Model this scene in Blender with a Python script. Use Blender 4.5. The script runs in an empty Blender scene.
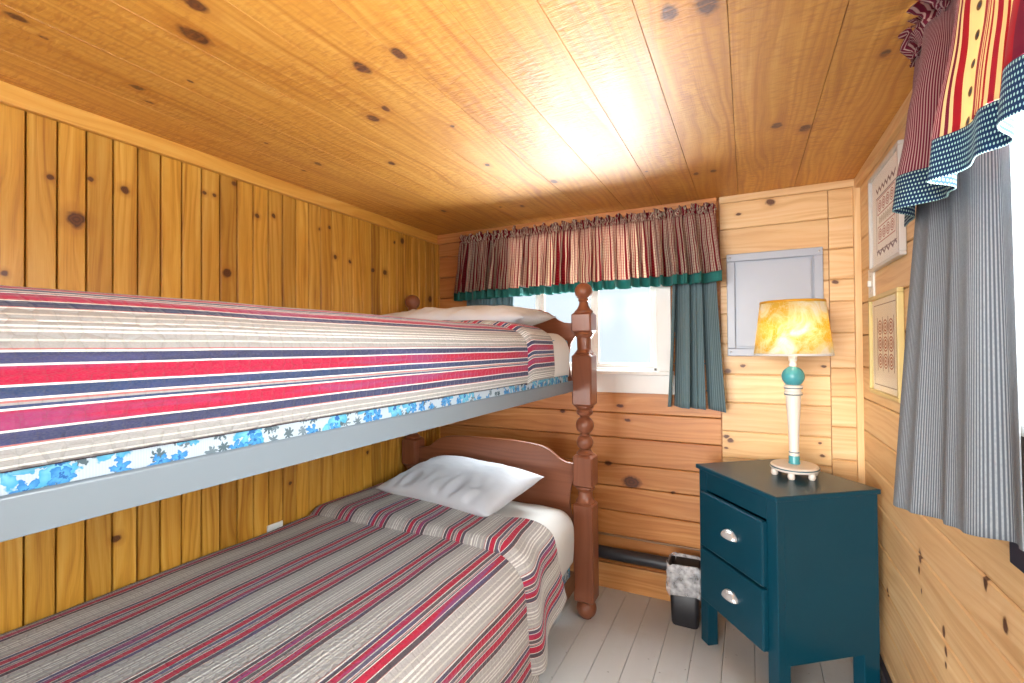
import bpy, bmesh, math, random
from math import pi, sin, cos, radians, sqrt
from mathutils import Vector, Matrix, noise
random.seed(7)
S = bpy.context.scene
COL = S.collection
PI = pi

# ------------------------------------------------------------------ camera, sky, light, exposure
yaw, pitch, roll, EYE = radians(26.47), radians(.7), radians(.45), 1.35
Fh = Vector((-sin(yaw), cos(yaw), 0)); R0 = Vector((cos(yaw), sin(yaw), 0)); U0 = Vector((0, 0, 1))
F = Fh*cos(pitch) + U0*sin(pitch); U1 = U0*cos(pitch) - Fh*sin(pitch)
CR = R0*cos(roll) - U1*sin(roll); CU = U1*cos(roll) + R0*sin(roll)
cd = bpy.data.cameras.new('camera'); cam = bpy.data.objects.new('camera', cd); COL.objects.link(cam)
cd.sensor_width = 36; cd.lens = 472/1024*36; cd.clip_start = .02
cam.matrix_world = Matrix(((CR.x, CU.x, -F.x, 0), (CR.y, CU.y, -F.y, 0), (CR.z, CU.z, -F.z, EYE), (0, 0, 0, 1)))
S.camera = cam

LX, RX, BY, CZ, NY = -1.873, .467, 2.633, 2.105, -1.0     # left, right, back wall, ceiling, near end of the room

w = bpy.data.worlds.new('sky'); S.world = w; w.use_nodes = True
bg = w.node_tree.nodes['Background']; bg.inputs[0].default_value = (.86, .93, 1, 1); bg.inputs[1].default_value = 1.35

def area(name, loc, direction, sx, sy, power, colour):
    l = bpy.data.lights.new(name, 'AREA'); l.shape = 'RECTANGLE'; l.size = sx; l.size_y = sy
    l.energy = power; l.color = colour
    o = bpy.data.objects.new(name, l); COL.objects.link(o); o.location = loc
    o.rotation_euler = Vector(direction).to_track_quat('-Z', 'Y').to_euler()
    return o
area('added_glare_back', (-.85, BY+1.7, .38), (0, -.78, .62), 2.0, 1.3, 800, (.95, .98, 1))     # lamp added out of sight below the back sill for ceiling glare
area('open_sky_back', (-.95, BY+.8, 2.9), (0, -.65, -.76), 1.7, 1.0, 420, (.93, .97, 1))           # sky above the back window
area('added_ceiling_fill_right', (RX+.9, .85, .72), (-.55, .22, .8), 1.8, .9, 290, (.97, .98, 1))         # lamp added outside the right window to brighten the ceiling
area('open_sky_right', (RX+.55, .62, 1.75), (-1, .05, -.12), 1.3, 1.0, 80, (.93, .97, 1))         # sky outside the right window
sl_ = bpy.data.lights.new('added_fill_sun', 'SUN'); sl_.energy = 2.3; sl_.angle = radians(28); sl_.color = (1, .985, .96)
so_ = bpy.data.objects.new('added_fill_sun', sl_); COL.objects.link(so_); so_.location = (-1.2, -4, 2)
so_.rotation_euler = Vector((.27, 1, -.10)).to_track_quat('-Z', 'Y').to_euler()                    # added fill from behind the camera, through the open end of the room
S.view_settings.view_transform = 'Standard'; S.view_settings.look = 'None'
S.view_settings.gamma = 1; S.view_settings.use_curve_mapping = False
S.view_settings.exposure = 1.02

# ------------------------------------------------------------------ node helpers
def lin(c):
    if isinstance(c, str):
        c = tuple(int(c[i:i+2], 16) for i in (0, 2, 4))
    return tuple(((v/255)/12.92 if v/255 <= .04045 else ((v/255+.055)/1.055)**2.4) for v in c) + (1,)

class G:
    def __init__(s, name):
        s.m = bpy.data.materials.new(name); s.m.use_nodes = True
        s.t = s.m.node_tree; s.t.nodes.clear()
        s.out = s.t.nodes.new('ShaderNodeOutputMaterial')
    def put(s, inp, v):
        if v is None: return
        if isinstance(v, bpy.types.NodeSocket): s.t.links.new(v, inp)
        else:
            if hasattr(inp.default_value, '__len__') and not hasattr(v, '__len__'): v = (v,)*len(inp.default_value)
            inp.default_value = v
    def node(s, typ, **kw):
        n = s.t.nodes.new(typ)
        for k, v in kw.items(): setattr(n, k, v)
        return n
    def math(s, op, a, b=None, c=None, clamp=False):
        n = s.node('ShaderNodeMath', operation=op, use_clamp=clamp)
        for i, v in enumerate((a, b, c)): s.put(n.inputs[i], v)
        return n.outputs[0]
    def vmath(s, op, a, b=None, c=None):
        n = s.node('ShaderNodeVectorMath', operation=op)
        for i, v in enumerate((a, b, c)):
            if v is not None: s.put(n.inputs[i], v)
        return n.outputs['Value'] if op in ('LENGTH', 'DISTANCE', 'DOT_PRODUCT') else n.outputs[0]
    def mix(s, f, a, b, mode='MIX'):
        n = s.node('ShaderNodeMix', data_type='RGBA', blend_type=mode)
        s.put(n.inputs[0], f); s.put(n.inputs[6], a); s.put(n.inputs[7], b)
        return n.outputs[2]
    def ramp(s, f, stops, interp='LINEAR'):
        n = s.node('ShaderNodeValToRGB'); r = n.color_ramp; r.interpolation = interp
        while len(r.elements) < len(stops): r.elements.new(1)
        for e, (p, c) in zip(r.elements, stops): e.position = p; e.color = c if len(c) == 4 else lin(c)
        s.put(n.inputs[0], f); return n.outputs[0]
    def noise(s, v, scale, detail=3, rough=.5, dist=0, col=False):
        n = s.node('ShaderNodeTexNoise'); s.put(n.inputs['Vector'], v)
        n.inputs['Scale'].default_value = scale; n.inputs['Detail'].default_value = detail
        n.inputs['Roughness'].default_value = rough; n.inputs['Distortion'].default_value = dist
        return n.outputs[1 if col else 0]
    def vor(s, v, scale, feature='F1', rnd=1.0, dim='3D'):
        n = s.node('ShaderNodeTexVoronoi', feature=feature, voronoi_dimensions=dim)
        s.put(n.inputs['Vector'], v); n.inputs['Scale'].default_value = scale; n.inputs['Randomness'].default_value = rnd
        return n
    def uv(s): return s.node('ShaderNodeTexCoord').outputs['UV']
    def obj(s): return s.node('ShaderNodeTexCoord').outputs['Object']
    def attr(s, name): return s.node('ShaderNodeAttribute', attribute_name=name).outputs['Fac']
    def sep(s, v):
        n = s.node('ShaderNodeSeparateXYZ'); s.put(n.inputs[0], v); return n.outputs
    def comb(s, x=0, y=0, z=0):
        n = s.node('ShaderNodeCombineXYZ')
        for i, v in enumerate((x, y, z)): s.put(n.inputs[i], v)
        return n.outputs[0]
    def scale(s, v, k): return s.vmath('MULTIPLY', v, k)
    def range(s, v, a, b, c=0, d=1):
        n = s.node('ShaderNodeMapRange')
        for i, x in enumerate((v, a, b, c, d)): s.put(n.inputs[i], x)
        return n.outputs[0]
    def bump(s, h, strength=.3, dist=.002):
        n = s.node('ShaderNodeBump'); n.inputs['Strength'].default_value = strength
        n.inputs['Distance'].default_value = dist; s.put(n.inputs['Height'], h); return n.outputs[0]
    def surf(s, col, rough=.5, spec=.5, normal=None, metal=0, coat=0, sheen=0):
        n = s.node('ShaderNodeBsdfPrincipled')
        s.put(n.inputs['Base Color'], col); s.put(n.inputs['Roughness'], rough); s.put(n.inputs['Specular IOR Level'], spec)
        s.put(n.inputs['Metallic'], metal); s.put(n.inputs['Coat Weight'], coat); s.put(n.inputs['Sheen Weight'], sheen)
        if normal is not None: s.put(n.inputs['Normal'], normal)
        return n.outputs[0]
    def done(s, sh): s.t.links.new(sh, s.out.inputs[0]); return s.m

def plain(name, c, rough=.5, spec=.5, metal=0, wear=.0, coat=0, bump=0):
    g = G(name); col = lin(c)
    nz = g.noise(g.obj(), 14, 4)
    base = g.mix(g.math('MULTIPLY', nz, wear*2), col, tuple(v*.6 for v in col[:3]) + (1,)) if wear else col
    nm = g.bump(g.noise(g.obj(), 60, 3), bump, .002) if bump else None
    return g.done(g.surf(base, g.range(nz, 0, 1, max(rough-.06, 0), rough+.06), spec, nm, metal, coat))

def wood(name, pal, rough=.4, knots=(), kr=.011, sawn=0., kaxes=(0, 1), along=0, spec=.5, vary=.34, stretch=1.5):
    """boards: UV.x runs along the grain in metres, UV.y across; 'plank' is a random value per board"""
    g = G(name); u = g.uv(); x, y, _ = g.sep(u)[0:3]; pk = g.attr('plank')
    off = g.math('MULTIPLY', pk, 37.)
    big = g.noise(g.comb(g.math('MULTIPLY', x, 1.1), g.math('MULTIPLY', y, 7), off), 1, 2)
    yy = g.math('ADD', y, g.math('MULTIPLY', big, .16))
    grain = g.noise(g.comb(g.math('MULTIPLY', x, stretch), g.math('MULTIPLY', yy, 38), off), 1, 5, .62, .4)
    fine = g.noise(g.comb(g.math('MULTIPLY', x, 9), g.math('MULTIPLY', y, 420), off), 1, 2)
    rings = g.math('SINE', g.math('MULTIPLY', g.math('ADD', yy, g.math('MULTIPLY', grain, .02)), 240))
    f = g.math('ADD', g.math('ADD', grain, g.math('MULTIPLY', rings, .07)), g.math('MULTIPLY', g.math('SUBTRACT', fine, .5), .22))
    c = g.ramp(f, [(.18, pal[0]), (.5, pal[1]), (.82, pal[2])])
    tint = g.ramp(pk, [(0, tuple(v*(1-vary) for v in (1, .93, .82)) + (1,)), (.45, (1-vary*.35, 1-vary*.4, 1-vary*.5, 1)), (.75, (1, 1, 1, 1)), (1, (1.0, .97, .86, 1))])
    c = g.mix(1, c, tint, 'MULTIPLY')
    c = g.mix(g.range(big, .25, .75, .0, .35), c, lin(pal[0]))
    if knots:
        o = g.obj(); d = None
        warp = g.vmath('SCALE', g.vmath('SUBTRACT', g.noise(o, 22, 2, col=True), (.5, .5, .5)), None)
        warp.node.inputs['Scale'].default_value = .02
        o = g.vmath('ADD', o, warp)
        for (a, b, k) in knots:
            r = [1e9]*3; r[0] = r[1] = r[2] = 0
            s0 = 1/(kr*k*(1.55 if along == 0 else 1)); s1 = 1/(kr*k*(1.55 if along == 1 else 1))
            r[kaxes[0]] = s0; r[kaxes[1]] = s1
            t = [0, 0, 0]; t[kaxes[0]] = -a*s0; t[kaxes[1]] = -b*s1
            q = g.vmath('LENGTH', g.vmath('MULTIPLY_ADD', o, tuple(r), tuple(t)))
            d = q if d is None else g.math('MINIMUM', d, q)
        c = g.mix(g.range(d, 2.4, .9, 0, .5), c, lin(pal[0]))
        ring = g.math('MULTIPLY', g.math('ADD', g.math('SINE', g.math('MULTIPLY', d, 16)), 1), .5)
        kn = g.mix(g.math('MULTIPLY', ring, .45), lin((66, 28, 12)), lin((112, 56, 22)))
        fall = g.noise(g.obj(), 60, 2)
        c = g.mix(g.range(g.math('ADD', d, g.math('MULTIPLY', fall, .5)), 1.4, .95, 0, .93), c, kn)
    h = g.math('ADD', g.math('MULTIPLY', grain, .5), g.math('MULTIPLY', fine, .5))
    st = .12
    if sawn:
        sx = g.noise(g.comb(g.math('MULTIPLY', x, 95), g.math('MULTIPLY', y, 26), off), 1, 2, .6, .3)
        patch = g.range(g.noise(g.comb(x, g.math('MULTIPLY', y, 3), off), 2.2, 2), .35, .65, .25, 1)
        h = g.math('ADD', g.math('MULTIPLY', h, .3), g.math('MULTIPLY', sx, patch)); st = sawn
        c = g.mix(g.math('MULTIPLY', g.range(sx, .52, .36), g.math('MULTIPLY', patch, .6)), c, lin(pal[0]))
    nm = g.bump(h, st, .004 if sawn else .0025)
    return g.done(g.surf(c, g.range(grain, .2, .8, rough-.05, rough+.08), spec, nm))

# ------------------------------------------------------------------ mesh helpers
def nb(): return bmesh.new()
def link(name, bm, mat=None, parent=None, smooth=None, bevel=0, thick=0, subd=0, uvcube=True, offset=-1, along=None):
    if uvcube and not bm.loops.layers.uv:
        cube_uv(bm, along)
    bmesh.ops.recalc_face_normals(bm, faces=bm.faces[:]) if thick == 0 else None
    me = bpy.data.meshes.new(name); bm.to_mesh(me); bm.free()
    if mat: me.materials.append(mat)
    o = bpy.data.objects.new(name, me); COL.objects.link(o)
    if parent: o.parent = parent
    if smooth is not None:
        for p in me.polygons: p.use_smooth = True
        if smooth < 179: me.set_sharp_from_angle(angle=radians(smooth))
    if bevel:
        b = o.modifiers.new('bevel', 'BEVEL'); b.width = bevel; b.segments = 2; b.limit_method = 'ANGLE'; b.angle_limit = radians(40)
    if subd:
        b = o.modifiers.new('sub', 'SUBSURF'); b.levels = b.render_levels = subd
    if thick:
        b = o.modifiers.new('thick', 'SOLIDIFY'); b.thickness = thick; b.offset = offset
    return o
def cube_uv(bm, along=None):
    uv = bm.loops.layers.uv.new('UVMap')
    bm.normal_update()
    for f in bm.faces:
        n = f.normal; ax = max(range(3), key=lambda i: abs(n[i])); a, b = [i for i in range(3) if i != ax]
        if along is not None and b == along: a, b = b, a
        for l in f.loops: l[uv].uv = (l.vert.co[a], l.vert.co[b])
def tag(o, label, cat=None, group=None, kind=None):
    o['label'] = label
    if cat: o['category'] = cat
    if group: o['group'] = group
    if kind: o['kind'] = kind
    return o
def struct(o): o['kind'] = 'structure'; return o
def thing(name, label, cat, loc=(0, 0, 0), rz=0, group=None):
    o = bpy.data.objects.new(name, None); COL.objects.link(o); o.location = loc; o.rotation_euler = (0, 0, rz)
    o.empty_display_size = .05
    return tag(o, label, cat, group)
def box(bm, x0, x1, y0, y1, z0, z1):
    v = [bm.verts.new((x, y, z)) for x in (x0, x1) for y in (y0, y1) for z in (z0, z1)]
    for f in ((0, 1, 3, 2), (4, 6, 7, 5), (0, 4, 5, 1), (2, 3, 7, 6), (0, 2, 6, 4), (1, 5, 7, 3)): bm.faces.new([v[i] for i in f])
def lathe(bm, prof, cx=0, cy=0, seg=28, sx=1, sy=1, caps=True):
    rings = []
    for r, z in prof:
        rings.append([bm.verts.new((cx+sx*max(r, 1e-4)*cos(2*PI*i/seg), cy+sy*max(r, 1e-4)*sin(2*PI*i/seg), z)) for i in range(seg)])
    for a, b in zip(rings, rings[1:]):
        for i in range(seg): bm.faces.new((a[i], a[(i+1) % seg], b[(i+1) % seg], b[i]))
    if caps: bm.faces.new(rings[0][::-1]); bm.faces.new(rings[-1])
def arc(zc, r, n=10, a0=-80, a1=80): return [(r*cos(radians(a0+(a1-a0)*i/n)), zc+r*sin(radians(a0+(a1-a0)*i/n))) for i in range(n+1)]
def tube(bm, pts, r, seg=14):
    pts = [Vector(p) for p in pts]; rings = []
    for i, p in enumerate(pts):
        t = (pts[min(i+1, len(pts)-1)] - pts[max(i-1, 0)]).normalized()
        a = t.cross(Vector((0, 0, 1)) if abs(t.z) < .9 else Vector((1, 0, 0))).normalized(); b = t.cross(a)
        rings.append([bm.verts.new(p + (a*cos(2*PI*k/seg) + b*sin(2*PI*k/seg))*r) for k in range(seg)])
    for a, b in zip(rings, rings[1:]):
        for k in range(seg): bm.faces.new((a[k], a[(k+1) % seg], b[(k+1) % seg], b[k]))
    bm.faces.new(rings[0][::-1]); bm.faces.new(rings[-1])
def prism(bm, outline, plane, d0, d1):
    """closed 2-D outline (a,b) extruded along the remaining axis from d0 to d1; plane 'xz','yz' or 'xy'"""
    def P(a, b, d): return {'xz': (a, d, b), 'yz': (d, a, b), 'xy': (a, b, d)}[plane]
    A = [bm.verts.new(P(a, b, d0)) for a, b in outline]; B = [bm.verts.new(P(a, b, d1)) for a, b in outline]
    n = len(A); bm.faces.new(A); bm.faces.new(B[::-1])
    for i in range(n): bm.faces.new((A[i], B[i], B[(i+1) % n], A[(i+1) % n]))
def surface(bm, fn, nu, nv, uvf):
    uv = bm.loops.layers.uv.get('UVMap') or bm.loops.layers.uv.new('UVMap')
    g = [[bm.verts.new(fn(i/nu, j/nv)) for j in range(nv+1)] for i in range(nu+1)]
    for i in range(nu):
        for j in range(nv):
            f = bm.faces.new((g[i][j], g[i+1][j], g[i+1][j+1], g[i][j+1]))
            for l, (a, b) in zip(f.loops, ((i, j), (i+1, j), (i+1, j+1), (i, j+1))): l[uv].uv = uvf(a/nu, b/nv)
def planks(bm, rects, O, Uv, Vv, N, gap=.003, bev=.003, dep=.003, thick=.012, backing=True):
    """boards as real chamfered strips with open gaps; rects = (u0,u1,v0,v1) with u along the grain"""
    O, Uv, Vv, N = map(Vector, (O, Uv, Vv, N))
    uv = bm.loops.layers.uv.get('UVMap') or bm.loops.layers.uv.new('UVMap')
    pk = bm.loops.layers.float.get('plank') or bm.loops.layers.float.new('plank')
    def P(u, v, d): return O + Uv*u + Vv*v - N*d
    def face(pts, uvs, val):
        f = bm.faces.new([bm.verts.new(p) for p in pts])
        for l, q in zip(f.loops, uvs): l[uv].uv = q; l[pk] = val
    for (u0, u1, v0, v1) in rects:
        val = random.random(); ou, ov = random.uniform(0, 20), random.uniform(0, 20)
        g2 = gap/2; a0, a1, b0, b1 = u0+g2*.3, u1-g2*.3, v0+g2, v1-g2
        L = [(v0 if False else b0, thick), (b0, dep), (b0+bev, 0), (b1-bev, 0), (b1, dep), (b1, thick)]
        for (va, da), (vb, db) in zip(L, L[1:]):
            face([P(a0, va, da), P(a1, va, da), P(a1, vb, db), P(a0, vb, db)], [(a0+ou, va+ov), (a1+ou, va+ov), (a1+ou, vb+ov), (a0+ou, vb+ov)], val)
        for a in (a0, a1):
            face([P(a, b0, thick), P(a, b0, dep), P(a, b0+bev, 0), P(a, b1-bev, 0), P(a, b1, dep), P(a, b1, thick)],
                 [(a+ou, b0+ov)]*6, val)
        if backing:
            face([P(u0, v0, thick), P(u1, v0, thick), P(u1, v1, thick), P(u0, v1, thick)], [(u0+ou, v0+ov), (u1+ou, v0+ov), (u1+ou, v1+ov), (u0+ou, v1+ov)], 0)
def board(bm, axis, x0, x1, y0, y1, z0, z1):
    """one squared board with grain UVs along the given axis"""
    n0 = len(bm.faces); box(bm, x0, x1, y0, y1, z0, z1); bm.faces.ensure_lookup_table(); bm.normal_update()
    uv = bm.loops.layers.uv.get('UVMap') or bm.loops.layers.uv.new('UVMap')
    pk = bm.loops.layers.float.get('plank') or bm.loops.layers.float.new('plank')
    val = random.uniform(.35, 1); ou, ov = random.uniform(0, 20), random.uniform(0, 20)
    for f in bm.faces[n0:]:
        ax = max(range(3), key=lambda i: abs(f.normal[i])); oth = [i for i in range(3) if i != ax]
        a = axis if axis in oth else oth[0]; b = [i for i in oth if i != a][0]
        for l in f.loops: l[uv].uv = (l.vert.co[a]+ou, l.vert.co[b]+ov); l[pk] = val

# ------------------------------------------------------------------ wood materials with the knots of this room
K_CEIL = [(-1.47,0.45,2),(-1.51,0.51,1),(-1.07,0.61,3),(-1.18,0.67,4),(-1.56,0.73,2),(-1.62,0.79,1),(-1.39,0.78,1),(-1.57,1.14,1),(-1.56,1.37,2),(-1.67,1.39,1),(-0.79,0.95,2.5),(-0.92,0.95,3),(-1.01,1.15,2),(-1.09,1.18,2.5),(-1.29,1.50,2),(-1.49,2.16,2),(-0.89,1.34,1),(-0.95,1.70,1.5),(-0.78,2.01,2.5),(-0.53,1.81,2),(-1.07,2.28,2),(-1.18,2.24,1),(-0.15,1.11,3),(-0.19,2.21,1.5),(-0.12,2.21,2),(-0.07,1.12,4),(0.10,1.85,2.5),(0.19,1.92,3),(0.33,1.52,2),(-0.38,2.08,1)]
K_LEFT = [(0.65,1.87,1.2),(0.71,1.76,3),(0.75,1.90,1),(0.84,1.89,1.6),(1.10,1.96,1),(1.14,1.96,1),(1.22,2.03,1.3),(1.19,1.66,2.2),(1.32,1.92,1.3),(1.40,1.94,1.2),(1.85,1.81,1.2),(1.75,1.82,1.5),(1.71,1.96,1),(2.12,1.79,2),(2.02,1.79,1.3),(2.27,2.00,2.2),(2.20,1.98,1),(2.55,1.67,2.5),(0.55,1.57,1),(0.82,0.73,1.6),(1.48,0.74,1.1),(1.97,0.78,1.3),(1.65,1.94,1)]
K_BACK = [(-0.58,0.60,4),(-0.71,0.69,1.6),(-0.36,0.57,1),(-0.60,0.94,1.2),(-0.98,0.97,1.2),(-0.64,1.02,1.4),(-0.88,0.35,1)]
K_PALE = [(-0.10,0.89,1.2),(-0.08,0.87,1.3),(-0.10,0.83,0.7),(-0.09,1.22,1.5),(-0.02,1.25,0.9),(0.32,1.25,0.9),(0.31,0.83,0.9),(0.30,0.89,0.7),(0.11,2.05,1.7),(-0.03,2.01,0.8),(0.37,1.64,1.1)]
K_RIGHT = [(1.86,0.70,1.6),(1.87,0.65,1),(1.85,0.60,0.8),(1.67,0.57,1.3),(1.66,0.53,1),(1.66,0.49,0.8),(1.41,0.82,1.4),(1.32,0.77,1.4),(2.25,0.41,1.4)]
PINE_H = [(172, 104, 40), (206, 144, 66), (224, 172, 96)]
PINE_L = [(150, 88, 22), (212, 156, 58), (234, 188, 96)]
PINE_P = [(202, 152, 98), (230, 192, 140), (241, 213, 168)]
PINE_C = [(172, 102, 30), (212, 152, 60), (230, 178, 90)]
W_CEIL = wood('rough_sawn_pine', PINE_C, .5, K_CEIL, .0065, sawn=.8, kaxes=(0, 1), along=1, vary=.12, spec=1.0)
W_LEFT = wood('pine_beadboard', PINE_L, .36, K_LEFT, .0085, kaxes=(1, 2), along=2, vary=.34)
W_BACK = wood('pine_boards_warm', [(176, 104, 50), (208, 142, 80), (226, 170, 110)], .42, K_BACK, .0085, kaxes=(0, 2), along=0, vary=.2)
W_PALE = wood('pine_boards_pale', PINE_P, .42, K_PALE, .0085, kaxes=(0, 2), along=0, vary=.14)
W_RIGHT = wood('pine_boards_right', PINE_P, .42, K_RIGHT, .0085, kaxes=(1, 2), along=1, vary=.14)
W_TRIM = wood('pine_trim', PINE_P, .42, vary=.16)
W_CROWN = wood('pine_crown', [(190, 126, 44), (222, 164, 72), (234, 184, 96)], .4, vary=.1)
W_BED = wood('stained_maple', [(124, 72, 50), (140, 86, 62), (152, 98, 74)], .3, vary=.05, stretch=.8)
W_RAIL = wood('brown_rail', [(96, 62, 40), (122, 84, 56), (140, 100, 70)], .45, vary=.1)

# ------------------------------------------------------------------ setting: floor, ceiling, walls
def floor_mat():
    g = G('painted_floorboards'); o = g.obj(); pk = g.attr('plank')
    n = g.noise(g.scale(o, (1, .25, 1)), 9, 4); scuff = g.noise(o, 5, 5, .65)
    c = g.mix(n, lin((192, 194, 194)), lin((214, 215, 214)))
    c = g.mix(g.range(scuff, .55, .75, 0, .3), c, lin((172, 158, 140)))
    c = g.mix(g.math('MULTIPLY', pk, .18), c, lin((220, 219, 212)))
    spk = g.noise(o, 46, 1); c = g.mix(g.range(spk, .75, .79, 0, .5), c, lin((92, 88, 84)))
    return g.done(g.surf(c, g.range(scuff, .3, .7, .28, .42), .5, g.bump(n, .15, .002)))
M_FLOOR = floor_mat()
bm = nb(); xs = [-1.9]
while xs[-1] < RX+.05: xs.append(xs[-1]+.1235)
xs = [x+.0605 for x in xs]
planks(bm, [(NY, BY+.02, a, b) for a, b in zip(xs, xs[1:])], (0, 0, 0), (0, 1, 0), (1, 0, 0), (0, 0, 1), gap=.0016, bev=.0015, dep=.0015)
struct(link('floor', bm, M_FLOOR))
bm = nb(); xs = [LX-.02, -1.66, -1.44, -1.22, -1.0, -.8, -.59, -.40, -.215, -.03, .21, RX+.02]
planks(bm, [(NY, BY+.02, a, b) for a, b in zip(xs, xs[1:])], (0, 0, CZ), (0, 1, 0), (1, 0, 0), (0, 0, -1), gap=.0014, bev=.0003, dep=.0006)
struct(link('ceiling', bm, W_CEIL))
# left wall: narrow vertical beadboard
bm = nb(); ys = [.596]
while ys[-1] < BY: ys.append(ys[-1]+.0707)
ys[-1] = BY
y = .596-.14; pre = [.596]
while y > NY: pre.append(y); y -= .0707
ys = pre[::-1]+ys[1:]
planks(bm, [(0, CZ, a, b) for a, b in zip(ys, ys[1:])], (LX, 0, 0), (0, 0, 1), (0, 1, 0), (1, 0, 0), gap=.0042, bev=.003, dep=.0035, thick=.013)
struct(link('wall_left', bm, W_LEFT))
# back wall: warm boards left of the seam, pale boards right of it
WX0, WX1, WZ0, WZ1 = -1.50, -.435, 1.215, 1.93
def cut(rects, hole):
    h0, h1, k0, k1 = hole; out = []
    for (u0, u1, v0, v1) in rects:
        if v1 <= k0 or v0 >= k1 or u1 <= h0 or u0 >= h1: out.append((u0, u1, v0, v1)); continue
        if u0 < h0: out.append((u0, h0, v0, v1))
        if u1 > h1: out.append((h1, u1, v0, v1))
        if v0 < k0: out.append((max(u0, h0), min(u1, h1), v0, k0))
        if v1 > k1: out.append((max(u0, h0), min(u1, h1), k1, v1))
    return out
zs = [0, .148, .292, .43, .568, .693, .84, .978, 1.118, 1.258, 1.398, 1.54, 1.68, 1.82, 1.96, CZ]
bm = nb(); planks(bm, cut([(LX, -.122, a, b) for a, b in zip(zs, zs[1:])], (WX0, WX1, WZ0, WZ1)), (0, BY, 0), (1, 0, 0), (0, 0, 1), (0, -1, 0), gap=.0035, bev=.0035, dep=.004)
wb = struct(link('wall_back', bm, W_BACK))
zp = [0, .20, .345, .49, .635, .784, .918, 1.063, 1.205, 1.36, 1.51, 1.65, 1.795, 1.94, CZ]
bm = nb(); planks(bm, [(-.118, .345, a, b) for a, b in zip(zp, zp[1:])], (0, BY-.003, 0), (1, 0, 0), (0, 0, 1), (0, -1, 0), gap=.003, bev=.0035, dep=.004)
zq = [0, .22, .37, .52, .67, .819, .971, 1.109, 1.242, 1.404, 1.551, 1.653, 1.796, 1.94, CZ]
planks(bm, [(.348, RX, a, b) for a, b in zip(zq, zq[1:])], (0, BY-.002, 0), (1, 0, 0), (0, 0, 1), (0, -1, 0), gap=.003, bev=.0035, dep=.004)
struct(link('wall_back_boards', bm, W_PALE)).name = 'wall_back_right'
# right wall
VY0, VY1, VZ0, VZ1 = .08, 1.20, 1.21, 1.99
zr = [0, .125, .26, .40, .55, .70, .832, .966, 1.108, 1.25, 1.392, 1.535, 1.68, 1.825, 1.97, CZ]
bm = nb(); planks(bm, cut([(NY, BY, a, b) for a, b in zip(zr, zr[1:])], (VY0, VY1, VZ0, VZ1)), (RX, 0, 0), (0, 1, 0), (0, 0, 1), (-1, 0, 0), gap=.003, bev=.004, dep=.0045)
struct(link('wall_right', bm, W_RIGHT))
b = nb(); box(b, LX-.2, WX0, BY+.012, BY+.05, -.02, CZ+.02); box(b, WX1, RX+.2, BY+.012, BY+.05, -.02, CZ+.02); box(b, WX0, WX1, BY+.012, BY+.05, -.02, WZ0); box(b, WX0, WX1, BY+.012, BY+.05, WZ1, CZ+.02)
struct(link('wall_back_studs', b, W_BACK)).name = 'wall_back_sheathing'
b = nb(); box(b, RX+.012, RX+.05, NY, VY0, -.02, CZ+.02); box(b, RX+.012, RX+.05, VY1, BY+.05, -.02, CZ+.02); box(b, RX+.012, RX+.05, VY0, VY1, -.02, VZ0); box(b, RX+.012, RX+.05, VY0, VY1, VZ1, CZ+.02)
struct(link('wall_right_sheathing', b, W_BACK))
b = nb(); box(b, LX-.05, LX-.013, NY, BY+.05, -.02, CZ+.02); struct(link('wall_left_sheathing', b, W_BACK))
b = nb(); box(b, LX-.05, RX+.05, NY, BY+.05, CZ+.012, CZ+.05); struct(link('ceiling_sheathing', b, W_BACK))
# cornices, corner board, baseboard
bm = nb(); board(bm, 1, LX, LX+.022, NY, BY, CZ-.058, CZ); struct(link('trim_1', bm, W_CROWN, bevel=.003))
bm = nb(); board(bm, 0, -.118, RX, BY-.022, BY-.003, CZ-.034, CZ); struct(link('trim_2', bm, W_TRIM, bevel=.003))
bm = nb(); board(bm, 1, RX-.022, RX, NY, BY-.02, CZ-.045, CZ); struct(link('trim_3', bm, W_TRIM, bevel=.003))
bm = nb(); board(bm, 2, RX-.026, RX, BY-.028, BY, 0, CZ-.034); struct(link('trim_4', bm, W_TRIM, bevel=.002))
bm = nb(); board(bm, 0, LX+.02, -.13, BY-.026, BY, CZ-.06, CZ); struct(link('trim_5', bm, W_BACK, bevel=.003))
bm = nb(); board(bm, 2, LX, LX+.02, BY-.02, BY, 0, CZ-.058); struct(link('trim_6', bm, W_LEFT, bevel=.002))
bm = nb(); board(bm, 0, LX, .2, BY-.02, BY, 0, .138); struct(link('baseboard_back', bm, wood('pine_baseboard', [(188, 120, 60), (216, 154, 90), (228, 176, 116)], .4, vary=.05), bevel=.003))

# ------------------------------------------------------------------ windows
M_WHITE = plain('white_paint', (232, 232, 228), .4, wear=.03)
def glass_mat(name, tint, rough=.02, k=.9):
    g = G(name); t = g.node('ShaderNodeBsdfTransparent'); t.inputs[0].default_value = tint
    s = g.node('ShaderNodeBsdfGlossy'); s.inputs['Roughness'].default_value = rough
    lw = g.node('ShaderNodeLayerWeight'); lw.inputs[0].default_value = .5
    m = g.node('ShaderNodeMixShader'); g.put(m.inputs[0], g.math('MULTIPLY_ADD', g.math('POWER', lw.outputs['Facing'], 5), k, .02))
    g.put(m.inputs[1], t.outputs[0]); g.put(m.inputs[2], s.outputs[0]); return g.done(m.outputs[0])
M_GLASS = glass_mat('window_glass', (.97, .985, .98, 1))
M_FROST = glass_mat('frosted_window_plastic', (.60, .62, .625, 1), .25)
M_PICG = glass_mat('picture_glass', (.99, .99, .99, 1), .08, .15)
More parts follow.
